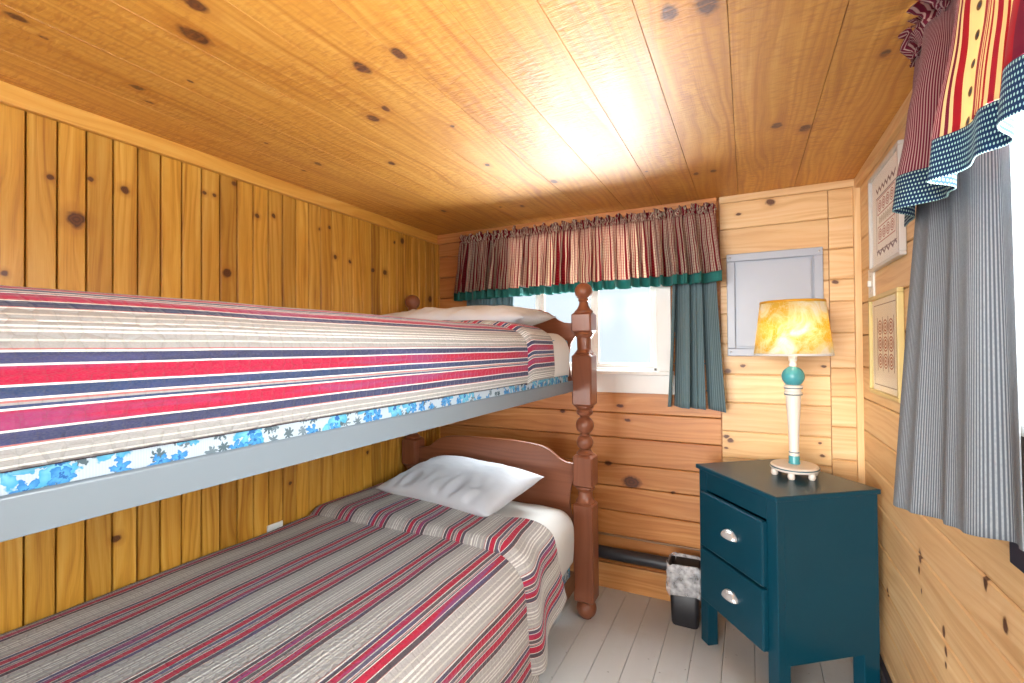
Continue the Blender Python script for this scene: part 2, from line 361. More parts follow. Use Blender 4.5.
def window(name, axis, a0, a1, z0, z1, plane, out):
    """axis 0: lies in x on the plane y; axis 1: lies in y on the plane x. out = direction to outdoors"""
    root = bpy.data.objects.new(name, None); COL.objects.link(root); struct(root)
    def bx(bm, p0, p1, q0, q1, d0, d1):
        lo, hi = sorted((plane+out*d0, plane+out*d1))
        if axis == 0: box(bm, p0, p1, lo, hi, q0, q1)
        else: box(bm, lo, hi, p0, p1, q0, q1)
    T = .075
    b = nb()                                                      # casing boards on the wall
    bx(b, a0-T, a0, z0-.005, z1+T, -.02, .0); bx(b, a1, a1+T, z0-.005, z1+T, -.02, .0)
    bx(b, a0, a1, z1, z1+T, -.02, .0); link('window_casing', b, M_WHITE, root, bevel=.003)
    b = nb()                                                      # jambs in the wall thickness
    bx(b, a0-.001, a0+.015, z0, z1, 0, .11); bx(b, a1-.015, a1+.001, z0, z1, 0, .11); bx(b, a0, a1, z1-.015, z1, 0, .11); bx(b, a0, a1, z0, z0+.015, 0, .11)
    link('window_frame', b, M_WHITE, root)
    b = nb(); bx(b, a0-T-.01, a1+T+.01, z0-.022, z0+.002, -.045, .02); link('window_sill', b, M_WHITE, root, bevel=.004)
    n = 3
    for i in range(n):
        s0 = a0+.015+(a1-a0-.03)*i/n; s1 = a0+.015+(a1-a0-.03)*(i+1)/n; d = .035+.016*(i % 2)
        b = nb(); k = .026
        bx(b, s0, s0+k, z0+.015, z1-.015, d, d+.025); bx(b, s1-k, s1, z0+.015, z1-.015, d, d+.025)
        bx(b, s0+k, s1-k, z0+.015, z0+.015+k, d, d+.025); bx(b, s0+k, s1-k, z1-.015-k, z1-.015, d, d+.025)
        sa = link('sash', b, M_WHITE, root, bevel=.002)
        b = nb(); bx(b, s0+k, s1-k, z0+.015+k, z1-.015-k, d+.01, d+.014); link('pane', b, M_FROST if axis == 0 else M_GLASS, sa)
    return root, bx
w1, bx = window('window_1', 0, WX0, WX1, WZ0, WZ1, BY, 1)
b = nb(); bx(b, WX0-.09, WX1+.09, 1.093, WZ0-.021, -.02, 0); link('window_apron', b, M_WHITE, w1, bevel=.003)
w2, bx = window('window_2', 1, VY0, VY1, VZ0, VZ1, RX, 1)
b = nb(); bx(b, VY0-.06, VY1+.04, .93, VZ0-.022, -.022, 0); link('window_apron', b, plain('dark_apron', (38, 38, 52), .5), w2, bevel=.003)

# ------------------------------------------------------------------ fabrics
def quilt_mat(name, dark, mid, red, beige, phase, ikat, P, gf):
    g = G(name); x, y, _ = g.sep(g.uv())[0:3]
    wob = g.noise(g.comb(g.math('MULTIPLY', x, 8), g.math('MULTIPLY', y, 3), 0), 1, 2)
    xx = g.math('ADD', x, g.math('MULTIPLY', g.math('SUBTRACT', wob, .5), .004))
    t = g.math('FRACT', g.math('DIVIDE', g.math('SUBTRACT', xx, phase), P))
    D, C, B, W, T, K = dark, red, beige, (216, 212, 205), (168, 104, 102), (196, 190, 180)
    gs = [(0, D), (.11, W), (.135, C), (.335, W), (.36, mid), (.475, W), (.50, T), (.52, B), (.545, mid if mid != D else B), (.575, W), (.60, C), (.80, W), (.825, D), (.955, T), (.975, W)]
    fs = [(0, B), (.16, K), (.2, B), (.32, W), (.37, B), (.45, W), (.5, B), (.55, W), (.6, B), (.75, K), (.79, B), (.92, T), (.95, W)]
    st = [(p*gf, c) for p, c in gs] + [(gf+p*(1-gf), c) for p, c in fs]
    c = g.ramp(t, st, 'CONSTANT')
    # woven irregularity: blue and purple runs inside the red and dark bands
    ik = g.range(g.noise(g.comb(g.math('MULTIPLY', x, 40), g.math('MULTIPLY', y, 2.6), 3), 1, 3), .50, .66, 0, ikat)
    on = {tuple(D), tuple(C), tuple(mid)}
    band = g.ramp(t, [(p, (1, 1, 1, 1) if tuple(c) in on else (0, 0, 0, 1)) for p, c in st], 'CONSTANT')
    c = g.mix(g.math('MULTIPLY', ik, band), c, lin((84, 82, 136)))
    weave = g.noise(g.comb(g.math('MULTIPLY', x, 900), g.math('MULTIPLY', y, 260), 0), 1, 2)
    c = g.mix(g.range(weave, .35, .65, 0, .22), c, lin((112, 104, 102)))
    # quilting: rows of small stitched arcs
    q = g.vor(g.comb(x, y, 0), 46, 'DISTANCE_TO_EDGE', .55, '2D').outputs['Distance']
    rows = g.math('ABSOLUTE', g.math('SINE', g.math('MULTIPLY', x, 210)))
    h = g.math('ADD', g.math('MULTIPLY', g.range(q, 0, .2), .7), g.math('MULTIPLY', rows, .4))
    c = g.mix(g.range(q, .05, 0, 0, .16), c, lin((90, 82, 78)))
    return g.done(g.surf(c, .85, .15, g.bump(h, .6, .005), sheen=.12))
Q_UP = quilt_mat('striped_quilt_fabric_navy', (50, 56, 86), (44, 62, 96), (166, 16, 56), (152, 149, 146), .012, .35, .17, .64)
Q_LO = quilt_mat('striped_quilt_fabric_charcoal', (76, 68, 74), (92, 84, 86), (178, 20, 56), (170, 165, 162), .03, .6, .195, .50)
def linen(name, c, bumpy=.1):
    g = G(name); o = g.obj()
    n = g.noise(o, 9, 5, .6); f = g.noise(g.scale(o, (1, 1, .4)), 340, 1)
    return g.done(g.surf(g.mix(n, lin(c), lin(tuple(min(255, v+8) for v in c))), .8, .2, g.bump(g.math('ADD', n, g.math('MULTIPLY', f, .15)), bumpy, .012), sheen=.1))
M_PILLOW = linen('white_pillow_cotton', (198, 199, 204), .3)
M_SHEET = linen('white_sheet_cotton', (206, 203, 199), .3)
M_PIPING = plain('maroon_binding', (104, 30, 44), .8, .1)
def floral_mat():
    g = G('blue_floral_ticking'); x, y, _ = g.sep(g.uv())[0:3]
    base = g.mix(g.math('MULTIPLY', g.math('ABSOLUTE', g.math('SINE', g.math('MULTIPLY', x, 900))), .3), lin((168, 177, 184)), lin((138, 152, 164)))
    c = base
    for k, (sc, petals, size, cols, thr) in enumerate(((34, 7, .40, [(60, 78, 84), (100, 112, 118)], .25), (17, 5, .52, [(64, 140, 172), (120, 178, 192)], .35), (27, 5, .42, [(40, 104, 160), (76, 146, 184)], .5))):
        p = g.comb(g.math('MULTIPLY', x, sc), g.math('MULTIPLY', y, sc), 0)
        p = g.vmath('ADD', g.vmath('ADD', p, g.scale(g.noise(p, 2.6, 3, .6, 0, True), (.55, .55, 0))), (k*3.3, k*1.7, 0)); v = g.vor(p, 1, 'F1', .9, '2D')
        d = g.vmath('SUBTRACT', p, v.outputs['Position']); dx, dy, _ = g.sep(d)[0:3]
        th = g.math('ARCTAN2', dy, dx); cx = g.sep(v.outputs['Color'])
        lob = g.math('MULTIPLY_ADD', g.math('ABSOLUTE', g.math('COSINE', g.math('ADD', g.math('MULTIPLY', th, petals/2), g.math('MULTIPLY', cx[0], 6)))), .62, .38)
        rr = g.math('DIVIDE', v.outputs['Distance'], g.math('MULTIPLY', lob, size))
        m = g.math('MULTIPLY', g.range(rr, 1.04, .94), g.math('GREATER_THAN', cx[1], thr))
        fc = g.mix(g.range(rr, .1, .9), lin(cols[1]), lin(cols[0])) if k else g.mix(cx[2], lin(cols[0]), lin(cols[1]))
        if k: fc = g.mix(g.range(rr, .3, .2), fc, lin((30, 84, 140)))
        c = g.mix(m, c, fc)
    return g.done(g.surf(c, .7, .25, g.bump(g.noise(g.obj(), 300, 1), .08)))
M_FLORAL = floral_mat()
def cloth(name, colour, trans=.35, transcol=None, rough=.85, bump=None):
    pass
def sheer(g, col, trans, tcol=None, nm=None):
    d = g.surf(col, .85, .12, nm, sheen=.1)
    t = g.node('ShaderNodeBsdfTranslucent'); g.put(t.inputs[0], tcol if tcol is not None else col)
    m = g.node('ShaderNodeMixShader'); m.inputs[0].default_value = trans
    g.put(m.inputs[1], d); g.put(m.inputs[2], t.outputs[0]); return g.done(m.outputs[0])
def curtain_mat(name, a, b, freq, trans):
    g = G(name); x, y, _ = g.sep(g.uv())[0:3]
    s = g.math('MULTIPLY_ADD', g.math('SINE', g.math('MULTIPLY', x, freq)), .5, .5)
    dash = g.noise(g.comb(g.math('MULTIPLY', x, freq/3), g.math('MULTIPLY', y, 140), 0), 1, 2)
    f = g.math('MULTIPLY', g.range(s, .35, .75), g.range(dash, .3, .62, .75, 1))
    c = g.mix(f, lin(a), lin(b)); return sheer(g, c, trans, c, g.bump(s, .25, .002))
M_CURT_B = curtain_mat('slate_green_curtain', (92, 118, 126), (132, 154, 158), 600, .25)
M_CURT_R = curtain_mat('grey_pinstripe_curtain', (92, 98, 106), (158, 163, 166), 820, .3)
def valance_mat(name, P, stops, check, motif, trans, pin=0):
    g = G(name); x, y, _ = g.sep(g.uv())[0:3]
    t = g.math('FRACT', g.math('DIVIDE', x, P)); c = g.ramp(t, [(p, col) for p, col in stops], 'CONSTANT')
    if pin:
        ln = g.math('MULTIPLY_ADD', g.math('SINE', g.math('MULTIPLY', x, 780)), .5, .5)
        c = g.mix(g.math('MULTIPLY', g.range(ln, .62, .85, 0, .75), g.math('LESS_THAN', t, pin)), c, lin((206, 176, 170)))
    if check:
        row = g.math('MULTIPLY_ADD', g.math('SINE', g.math('MULTIPLY', y, 420)), .5, .5)
        c = g.mix(g.range(row, .62, .8, 0, .35), c, lin((160, 90, 90)))
    if motif:
        a, bw = motif; m = g.math('SUBTRACT', t, a); m = g.math('DIVIDE', m, bw)
        yy = g.math('SUBTRACT', g.math('FRACT', g.math('MULTIPLY', y, 22)), .5)
        r = g.math('ADD', g.math('MULTIPLY', m, m), g.math('MULTIPLY', g.math('MULTIPLY', yy, yy), 7))
        c = g.mix(g.range(r, .24, .16), c, lin((110, 84, 56))); c = g.mix(g.range(r, .07, .03), c, lin((70, 66, 78)))
    return sheer(g, c, trans, c, g.bump(g.noise(g.comb(g.math('MULTIPLY', x, 800), g.math('MULTIPLY', y, 800), 0), 1, 1), .1))
M_VAL_B = valance_mat('red_cream_striped_valance', .052, [(0, (142, 28, 46)), (.2, (224, 208, 188)), (.36, (150, 60, 70)), (.44, (226, 212, 190)), (.6, (150, 36, 50)), (.74, (224, 210, 188)), (.92, (122, 40, 56))], True, None, .5)
RC, CC = (150, 32, 44), (200, 182, 138)
fine = []
for i in range(5): fine += [(.765+i*.02, CC), (.775+i*.02, RC)]
M_VAL_R = valance_mat('maroon_red_striped_valance', 1.2, [(0, (112, 34, 54)), (.555, CC), (.563, (112, 34, 54)), (.572, CC), (.58, RC), (.60, CC), (.66, RC), (.69, CC), (.698, RC), (.706, CC), (.714, RC), (.722, CC), (.73, RC), (.738, CC), (.75, (150, 40, 56))] + fine + [(.95, (112, 34, 54))], False, (.63, .022), .3, pin=.555)
def dots_mat():
    g = G('navy_dotted_border'); x, y, _ = g.sep(g.uv())[0:3]
    a = g.math('MULTIPLY', x, 120); b = g.math('MULTIPLY', y, 120)
    sh = g.math('MULTIPLY', g.math('FLOORED_MODULO', g.math('FLOOR', b), 2), .5)
    fx = g.math('SUBTRACT', g.math('FRACT', g.math('ADD', a, sh)), .5); fy = g.math('SUBTRACT', g.math('FRACT', b), .5)
    r = g.math('SQRT', g.math('ADD', g.math('MULTIPLY', fx, fx), g.math('MULTIPLY', fy, fy)))
    c = g.mix(g.range(r, .3, .2), lin((28, 52, 86)), lin((176, 212, 204)))
    return sheer(g, c, .3, c)
M_DOTS = dots_mat()
def teal_mat():
    g = G('teal_border'); n = g.noise(g.uv(), 500, 1)
    return sheer(g, g.mix(n, lin((34, 106, 104)), lin((66, 144, 136))), .3)
M_TEAL = teal_mat()

# ------------------------------------------------------------------ bunk bed
PX, PY = -.735, 2.29                  # near head post
QX = -1.812                           # head post by the wall
FY = -.14                              # foot end (outside the frame)
bed = thing('bunk_bed', 'reddish brown wooden bunk bed with turned corner posts along the beadboard wall', 'bunk bed', ((PX+QX)/2, (PY+FY)/2, 0))
bl = Vector(bed.location)
def at_bed(o): o.parent = bed; o.matrix_parent_inverse = Matrix.Translation(-bl); return o
def post_mesh():
    bm = nb(); h = .051
    def sq(z0, z1, h=h, c=.012):
        pr = [(h-.011, z0), (h, z0+c), (h, z1-c), (h-.011, z1)]
        rings = []
        for r, z in pr:
            k = r*.86; rings.append([bm.verts.new((x, y, z)) for x, y in ((r, -k), (r, k), (k, r), (-k, r), (-r, k), (-r, -k), (-k, -r), (k, -r))])
        for a, b in zip(rings, rings[1:]):
            for i in range(8): bm.faces.new((a[i], a[(i+1) % 8], b[(i+1) % 8], b[i]))
        bm.faces.new(rings[0][::-1]); bm.faces.new(rings[-1])
    lathe(bm, [(.026, 0)] + arc(.046, .050, 12, -64, 58) + [(.03, .09)], 0, 0)
    sq(.085, .575)
    lathe(bm, [(.046, .57), (.049, .578), (.043, .588), (.036, .6), (.036, .628), (.043, .637), (.048, .645), (.044, .655)], 0, 0)
    sq(.65, .812)
    lathe(bm, [(.04, .808), (.043, .818), (.034, .828), (.028, .835)] + arc(.871, .042, 8, -58, 58) + [(.024, .912)] + arc(.957, .046, 8, -62, 62) + [(.026, 1.003), (.038, 1.012), (.042, 1.025), (.036, 1.036), (.046, 1.047), (.044, 1.056)], 0, 0)
    sq(1.052, 1.315)
    lathe(bm, [(.046, 1.31), (.05, 1.318), (.042, 1.326), (.035, 1.336), (.036, 1.395), (.044, 1.404), (.05, 1.412), (.045, 1.422)], 0, 0)
    sq(1.418, 1.522)
    lathe(bm, [(.045, 1.518), (.047, 1.528), (.034, 1.54), (.025, 1.558), (.022, 1.575), (.028, 1.583)] + arc(1.628, .045, 12, -55, 88), 0, 0)
    return bm
# both head posts, both foot posts
p0 = link('post', post_mesh(), W_BED, smooth=35, along=2); at_bed(p0)
for i, (x, y) in enumerate(((PX, PY), (QX, PY), (PX, FY), (QX, FY))):
    p = p0 if i == 0 else p0.copy()
    if i: COL.objects.link(p); at_bed(p)
    p.location = (x, y, 0)
def headboard(dz, y):
    a, b = QX+.045, PX-.045; m = (a+b)/2
    L = []
    def half(sgn, e):                                     # outline points from the middle top out to the edge and down
        w = abs(e-m)
        pts = [(0, .85), (.3, .849), (.52, .842), (.62, .834), (.70, .820), (.76, .800), (.82, .778), (.88, .765), (.94, .761), (1, .760), (1, .69), (.955, .655), (.928, .60), (.925, .55), (.945, .50), (.985, .462), (1, .455), (1, .432), (.7, .428), (0, .428)]
        return [(m+sgn*w*p, z+dz) for p, z in pts]
    r = half(1, b); l = half(-1, a)
    out = r + l[::-1][1:-1]
    bm = nb(); prism(bm, out, 'xz', y-.011, y+.011); cube_uv(bm, 0)
    return at_bed(link('headboard', bm, W_BED, bevel=.004))
headboard(0, PY); headboard(.71, PY); headboard(0, FY); headboard(.71, FY)
M_STEEL = plain('grey_painted_steel', (112, 121, 128), .38, wear=.06)
for x, s in ((-.778, -1), (QX+.045, 1)):
    bm = nb(); prism(bm, [(x, 1.128), (x, 1.178), (x+s*.004, 1.182), (x+s*.006, 1.178), (x+s*.006, 1.142), (x+s*.04, 1.136), (x+s*.04, 1.128)], 'xz', FY+.045, PY-.045)
    tag(at_bed(link('side_rail', bm, M_STEEL, bevel=.0015)), 'grey steel upper side rail')
    bm = nb(); box(bm, min(x, x+s*.028), max(x, x+s*.028), FY+.045, PY-.045, .145, .235); cube_uv(bm, 1); at_bed(link('side_rail', bm, W_RAIL, bevel=.004))
for z in (1.138, .155):
    for k in range(5):
        y = .1+.5*k; bm = nb(); box(bm, QX+.03, -.782, y, y+.08, z-.012 if z > 1 else z, z if z > 1 else z+.012); at_bed(link('slat', bm, W_RAIL))

# mattresses (floral ticking); the upper one shows as a strip above the rail
def mattress(name, label, x0, x1, y0, y1, z0, z1, group):
    bm = nb(); box(bm, x0, x1, y0, y1, z0, z1)
    bmesh.ops.bevel(bm, geom=bm.edges[:], offset=.022, segments=4, affect='EDGES', profile=.6)
    cube_uv(bm, 1); return tag(link(name, bm, M_FLORAL, smooth=60), label, 'mattress', group)
UM = mattress('mattress', 'blue floral mattress on the grey steel rail of the upper bunk', QX+.01, -.784, FY+.06, 2.20, 1.1385, 1.385, 'bunk mattresses')
LM = mattress('mattress', 'floral mattress under the quilt on the lower bunk', QX+.01, -.783, FY+.06, 2.20, .1675, .515, 'bunk mattresses')
UM.name = 'mattress'

def cat(pts, n):                                              # Catmull-Rom through 2-D points, n per span
    out = []; P = [Vector(p) for p in pts]; P = [2*P[0]-P[1]] + P + [2*P[-1]-P[-2]]
    for i in range(1, len(P)-2):
        a, b, c, d = P[i-1:i+3]
        for k in range(n):
            t = k/n; out.append(.5*((2*b)+(c-a)*t+(2*a-5*b+4*c-d)*t*t+(3*b-a-3*c+d)*t**3))
    out.append(P[-2]); return out
def resample(pl, n):
    s = [0]
    for a, b in zip(pl, pl[1:]): s.append(s[-1]+(b-a).length)
    L = s[-1]; out = []; j = 0
    for i in range(n+1):
        t = L*i/n
        while j < len(pl)-2 and s[j+1] < t: j += 1
        f = (t-s[j])/max(s[j+1]-s[j], 1e-9); out.append((pl[j].lerp(pl[j+1], f), t))
    return out
def drape(bm, prof, y0, y1, nu, nv, s_ref, amp, seed, yfun=None, hem=None, lift=None, flare=None):
    """a blanket: prof = profile in x,z from the wall edge to the hem, swept along y"""
    R = resample(cat(prof, 10), nv)
    Lt = R[-1][1]
    def fn(u, v):
        i = min(int(v*nv+.5), nv); (p, s) = R[i]; y = y0+(y1-y0)*u
        if yfun: y = yfun(u, v, y)
        x, z = p.x, p.y
        nz = noise.noise(Vector((x*3+seed, y*2.2, z*3)))*amp + noise.noise(Vector((x*9, y*6+seed, z*9)))*amp*.4
        a = R[max(i-1, 0)][0]; b = R[min(i+1, nv)][0]; t = (b-a).normalized(); n = Vector((-t.y, t.x))
        x += n.x*nz; z += n.y*nz
        if flare: dx, dz = flare(u, v, y); x += dx; z += dz
        if lift: z += lift(u, v)
        return (x, y, z)
    def uvf(u, v):
        i = min(int(v*nv+.5), nv); y = y0+(y1-y0)*u
        return (R[i][1]-s_ref, (yfun(u, v, y) if yfun else y))
    surface(bm, fn, nu, nv, uvf)
    return [[Vector(fn(e, j/nv)) for j in range(nv+1)] for e in (0, 1)] + [[Vector(fn(i/nu, 1)) for i in range(nu+1)]]
def arc_ref(prof, z, nv=400):
    R = resample(cat(prof, 10), nv)
    return min((r for r in R if r[0].x > -.9), key=lambda r: abs(r[0].y-z))[1]
# sheets
def sheet(name, label, x0, x1, y0, y1, ztop, zlow, seed, group):
    prof = [(x0, ztop-.02), (x0+.08, ztop), (-1.3, ztop+.008), (x1-.12, ztop+.002), (x1-.04, ztop-.014), (x1-.004, ztop-.06), (x1, ztop-.12), (x1-.002, (ztop+zlow)/2-.03), (x1-.006, zlow)]
    bm = nb(); drape(bm, prof, y0, y1, 40, 60, 0, .008, seed, flare=lambda u, v, y: (-.018*max(0, (u-.88)/.12)**2*(1 if v > .7 else 0), -.012*max(0, (u-.88)/.12)**2))
    return tag(link(name, bm, M_SHEET, thick=.004, smooth=180), label, 'bed sheet', group)
sheet('bed_sheet', 'white sheet on the pillow end of the upper bunk', QX+.012, -.772, 1.6, 2.215, 1.414, 1.215, 2.1, 'bunk bed sheets')
sheet('bed_sheet', 'white sheet hanging at the pillow end of the lower bunk', QX+.012, -.763, 1.7, 2.225, .548, .31, 5.7, 'bunk bed sheets')
# upper quilt
PU = [(-1.856, 1.402), (-1.80, 1.424), (-1.55, 1.438), (-1.2, 1.444), (-.95, 1.437), (-.85, 1.422), (-.79, 1.394), (-.765, 1.36), (-.76, 1.30), (-.76, 1.25), (-.764, 1.214)]
sr = arc_ref(PU, 1.36)
bm = nb(); E1 = drape(bm, PU, FY+.04, 1.69, 90, 90, sr, .006, 1.3)
uq = tag(link('quilt', bm, Q_UP, thick=.007, smooth=180), 'navy, crimson and beige striped quilt on the upper bunk', 'quilt', 'striped quilts')
PF = [(x-.0, z+.016) if i < 5 else (x+.012, z+(.014 if i < 8 else .006)) for i, (x, z) in enumerate(PU)]
def foldmat():
    return Q_UP
bm = nb(); E2 = drape(bm, PF, 1.66, 1.90, 14, 90, sr, .006, 1.3, yfun=lambda u, v, y: y-.03*max(0, v-.6)*1.2, flare=lambda u, v, y: ((-.012 if v > .6 else 0)*(1-min(1, u/.12))**2, -.014*(1-min(1, u/.12))**2))
link('folded_edge', bm, Q_UP, uq, thick=.009, smooth=180)
# lower quilt
PL = [(-1.857, .555), (-1.80, .572), (-1.5, .58), (-1.15, .584), (-.90, .578), (-.82, .560), (-.765, .515), (-.745, .45), (-.735, .34), (-.725, .2), (-.712, .06)]
sl = arc_ref(PL, .5)
bm = nb(); E3 = drape(bm, PL, FY+.02, 1.63, 100, 110, sl, .007, 8.2, flare=lambda u, v, y: (.012*sin(y*9+1)*max(0, (v-.72)/.28), 0))
lq = tag(link('quilt', bm, Q_LO, thick=.008, smooth=180), 'crimson, grey and beige striped quilt on the lower bunk', 'quilt', 'striped quilts')
PG = [(-1.857, .572), (-1.80, .598), (-1.5, .612), (-1.15, .617), (-.90, .610), (-.815, .59), (-.752, .54), (-.728, .47), (-.718, .36), (-.71, .27), (-.70, .165)]
def foldy(u, v, y):                                           # far edge curves back towards the room as it falls over the side
    a = min(1, max(0, (v-.30)/.34)); a = a*a*(3-2*a); d = max(0, (v-.66)/.34)
    return y - .24*u*a + .06*d*u
def foldflare(u, v, y):
    r = (1-min(1, u/.13)); d = max(0, (v-.62)/.38)
    dip = -.038*r**2.2
    wav = .02*sin(u*7.5+.6)*d
    return ((dip if v > .68 else 0)*1. + wav*.8, (dip if v <= .68 else dip*max(0, 1-(v-.68)*6)) + (.15*u**1.4*d))
bm = nb(); E4 = drape(bm, PG, 1.565, 2.03, 44, 110, sl, .010, 4.4, yfun=foldy, flare=foldflare)
link('folded_edge', bm, Q_LO, lq, thick=.012, smooth=180)
# dark binding along the edges of both quilts
def binding(pts, q, r=.0035, push=(0, 0, 0)):
    b = nb(); tube(b, [p+Vector(push) for p in pts], r, 8); tag(link('binding', b, M_BIND, q, smooth=180), 'dark woven binding')
M_BIND = plain('dark_binding', (66, 44, 58), .85, .1)
binding(E1[2], uq); binding(E2[0][3:], uq); binding(E2[1][3:], uq)
binding(E4[0][3:], lq); binding(E4[1][3:], lq); binding(E4[2], lq)

# pillows
def pillow(name, label, cx, cy, cz, w, d, h, rz, tilt, seed, group, tiltx=0):
    bm = nb(); n = 44
    M = Matrix.Translation((cx, cy, cz)) @ Matrix.Rotation(rz, 4, 'Z') @ Matrix.Rotation(tilt, 4, 'X') @ Matrix.Rotation(tiltx, 4, 'Y')
    def mk(sign):
        def fn(u, v):
            a, b = 2*u-1, 2*v-1
            ex = (1-abs(a)**3.2)*(1-abs(b)**3.2); t = max(ex, 0)**.55
            pin = 1-.10*(1-abs(b))*(1 if abs(a) > .8 else abs(a))**2*0
            x = a*w/2*(1-.07*(1-b*b)*abs(a)**4); y = b*d/2*(1-.09*(1-a*a)*abs(b)**4)
            z = sign*h/2*t
            wr = noise.noise(Vector((a*2.2+seed, b*2.2, sign)))*.016 - abs(noise.noise(Vector((a*5+seed, b*1.6-a*1.5, 4))))*.045*max(0, min(1, -b*1.5-.05)) + .004*noise.noise(Vector((a*9, b*9+seed, 1)))
            return M @ Vector((x, y, z + wr*t*(1 if sign > 0 else .3)))
        surface(bm, fn, n, n, lambda u, v: (u*w, v*d))
    mk(1); mk(-1); bmesh.ops.remove_doubles(bm, verts=bm.verts[:], dist=.0008)
    return tag(link(name, bm, M_PILLOW, smooth=180), label, 'pillow', group)
pillow('pillow', 'white pillow lying flat on the upper bunk beneath the window valance', -1.33, 2.02, 1.49, .96, .40, .13, 0, radians(3), 3.0, 'white pillows')
pillow('pillow', 'white pillow propped on the lower bunk against the curved headboard', -1.305, 2.01, .672, .73, .46, .16, radians(-9), radians(8), 9.0, 'white pillows')

# ------------------------------------------------------------------ back window: rod, valance, two curtains
def folds(N, seed, n=6):
    rr = random.Random(seed); ph = [rr.uniform(0, 6.28) for _ in range(n)]; am = [rr.uniform(.3, 1) for _ in range(n)]
    def f(u):
        w = u+.010*sin(2*PI*3*u+ph[0])+.006*sin(2*PI*7*u+ph[1])
        return sin(2*PI*N*w+ph[2])*(.75+.35*sin(2*PI*N*.31*u+ph[3])) + .35*sin(2*PI*N*2.1*w+ph[4]) + .25*sin(2*PI*N*.47*w+ph[5])
    return f
def hang(name, mat, parent, P0, P1, outv, z_of, amp_of, f, u0, u1, nu, nv, full, zlo=0, bulge=None, thick=.002, crump=0, cf=60):
    """cloth hung between P0 and P1 (x,y); z_of(u,v), amp_of(v); outv = unit vector to the room"""
    P0, P1, O = Vector(P0), Vector(P1), Vector(outv); bm = nb(); L = (P1-P0).length
    def fn(u, v):
        uu = u0+(u1-u0)*u; p = P0.lerp(P1, uu); a = amp_of(v)
        q = p + O*(a*f(uu)) + (P1-P0).normalized()*(.35*a*f(uu+.006))
        b = bulge(uu, v) if bulge else (0, 0)
        q = q + O*b[0] + (P1-P0).normalized()*b[1]
        c = Vector((0, 0, 0))
        if crump:
            k = Vector((uu*cf, v*3, 2)); c = Vector((noise.noise(k), noise.noise(k+Vector((9, 0, 0))), noise.noise(k+Vector((0, 7, 0)))))*crump
        return (q.x+c.x, q.y+c.y, z_of(uu, v)+c.z)
    surface(bm, fn, nu, nv, lambda u, v: ((u0+(u1-u0)*u)*L*full, z_of(.5, v)))
    return link(name, bm, mat, parent, thick=thick, smooth=180, offset=0)
M_ROD = plain('white_rod', (225, 225, 220), .35)
RODY = BY-.085
rod = thing('curtain_rod', 'white curtain rod behind the gathered valance over the back window', 'curtain rod', (-.88, BY, 2.01))
bm = nb(); tube(bm, [(-1.61, RODY+.022, 2.005), (-.145, RODY+.022, 2.005)], .006); r_ = link('rod', bm, M_ROD); r_.parent = rod; r_.matrix_parent_inverse = Matrix.Translation(-Vector(rod.location))
for x in (-1.605, -.145):
    bm = nb(); box(bm, x-.008, x+.008, RODY+.014, BY, 1.995, 2.015); r_ = link('bracket', bm, M_ROD); r_.parent = rod; r_.matrix_parent_inverse = Matrix.Translation(-Vector(rod.location))
fB = folds(25, 5)
val = thing('valance', 'red and cream striped gathered valance with teal hem over the back window', 'valance', (-.88, RODY, 2.0))
def kid(o, root): o.parent = root; o.matrix_parent_inverse = Matrix.Translation(-Vector(root.location)); return o
A0, A1 = (-1.625, RODY), (-.130, RODY)
fH = folds(44, 9)
low = lambda u: -.018*(1-u)
kid(hang('ruffle', M_VAL_B, None, A0, A1, (0, -1), lambda u, v: 2.058-.048*v+.009*sin(u*150)*(1-v), lambda v: .018-.008*v, fH, 0, 1, 700, 8, 2.6, bulge=lambda u, v: (.014, 0), crump=.014, cf=90), val)
def valbulge(u, v):
    return (.014+.014*v, .032*v*(u-.5)*2)
kid(hang('skirt', M_VAL_B, None, A0, A1, (0, -1), lambda u, v: 2.016+(-.300+low(u))*v, lambda v: .008+.032*v**.7, fB, 0, 1, 700, 16, 2.6, bulge=valbulge, crump=.004, cf=40), val)
kid(hang('hem_band', M_TEAL, None, A0, A1, (0, -1), lambda u, v: 1.716+low(u)-.05*v, lambda v: .040+.001*v, fB, 0, 1, 700, 4, 2.6, bulge=lambda u, v: (.029, .033*(u-.5)*2)), val)
fC = folds(3.1, 42)
c1 = tag(hang('curtain', M_CURT_B, None, (-.34, BY-.05), (-.15, BY-.045), (0, -1), lambda u, v: 1.98-.945*v-.012*u*v, lambda v: .013+.036*v, fC, 0, 1, 120, 30, 2.2, bulge=lambda u, v: (.0, (-.04*(1-u)+.032*u)*v**1.5)), 'grey green curtain panel hanging right of the back window beside the metal panel', 'curtain', 'back window curtains')
fD = folds(7, 77)
c2 = tag(hang('curtain', M_CURT_B, None, (-1.60, BY-.06), (-1.27, BY-.06), (0, -1), lambda u, v: 1.98-.93*v, lambda v: .012+.012*v, fD, 0, 1, 120, 20, 2.2), 'dark green curtain panel behind the left end of the back window valance', 'curtain', 'back window curtains')

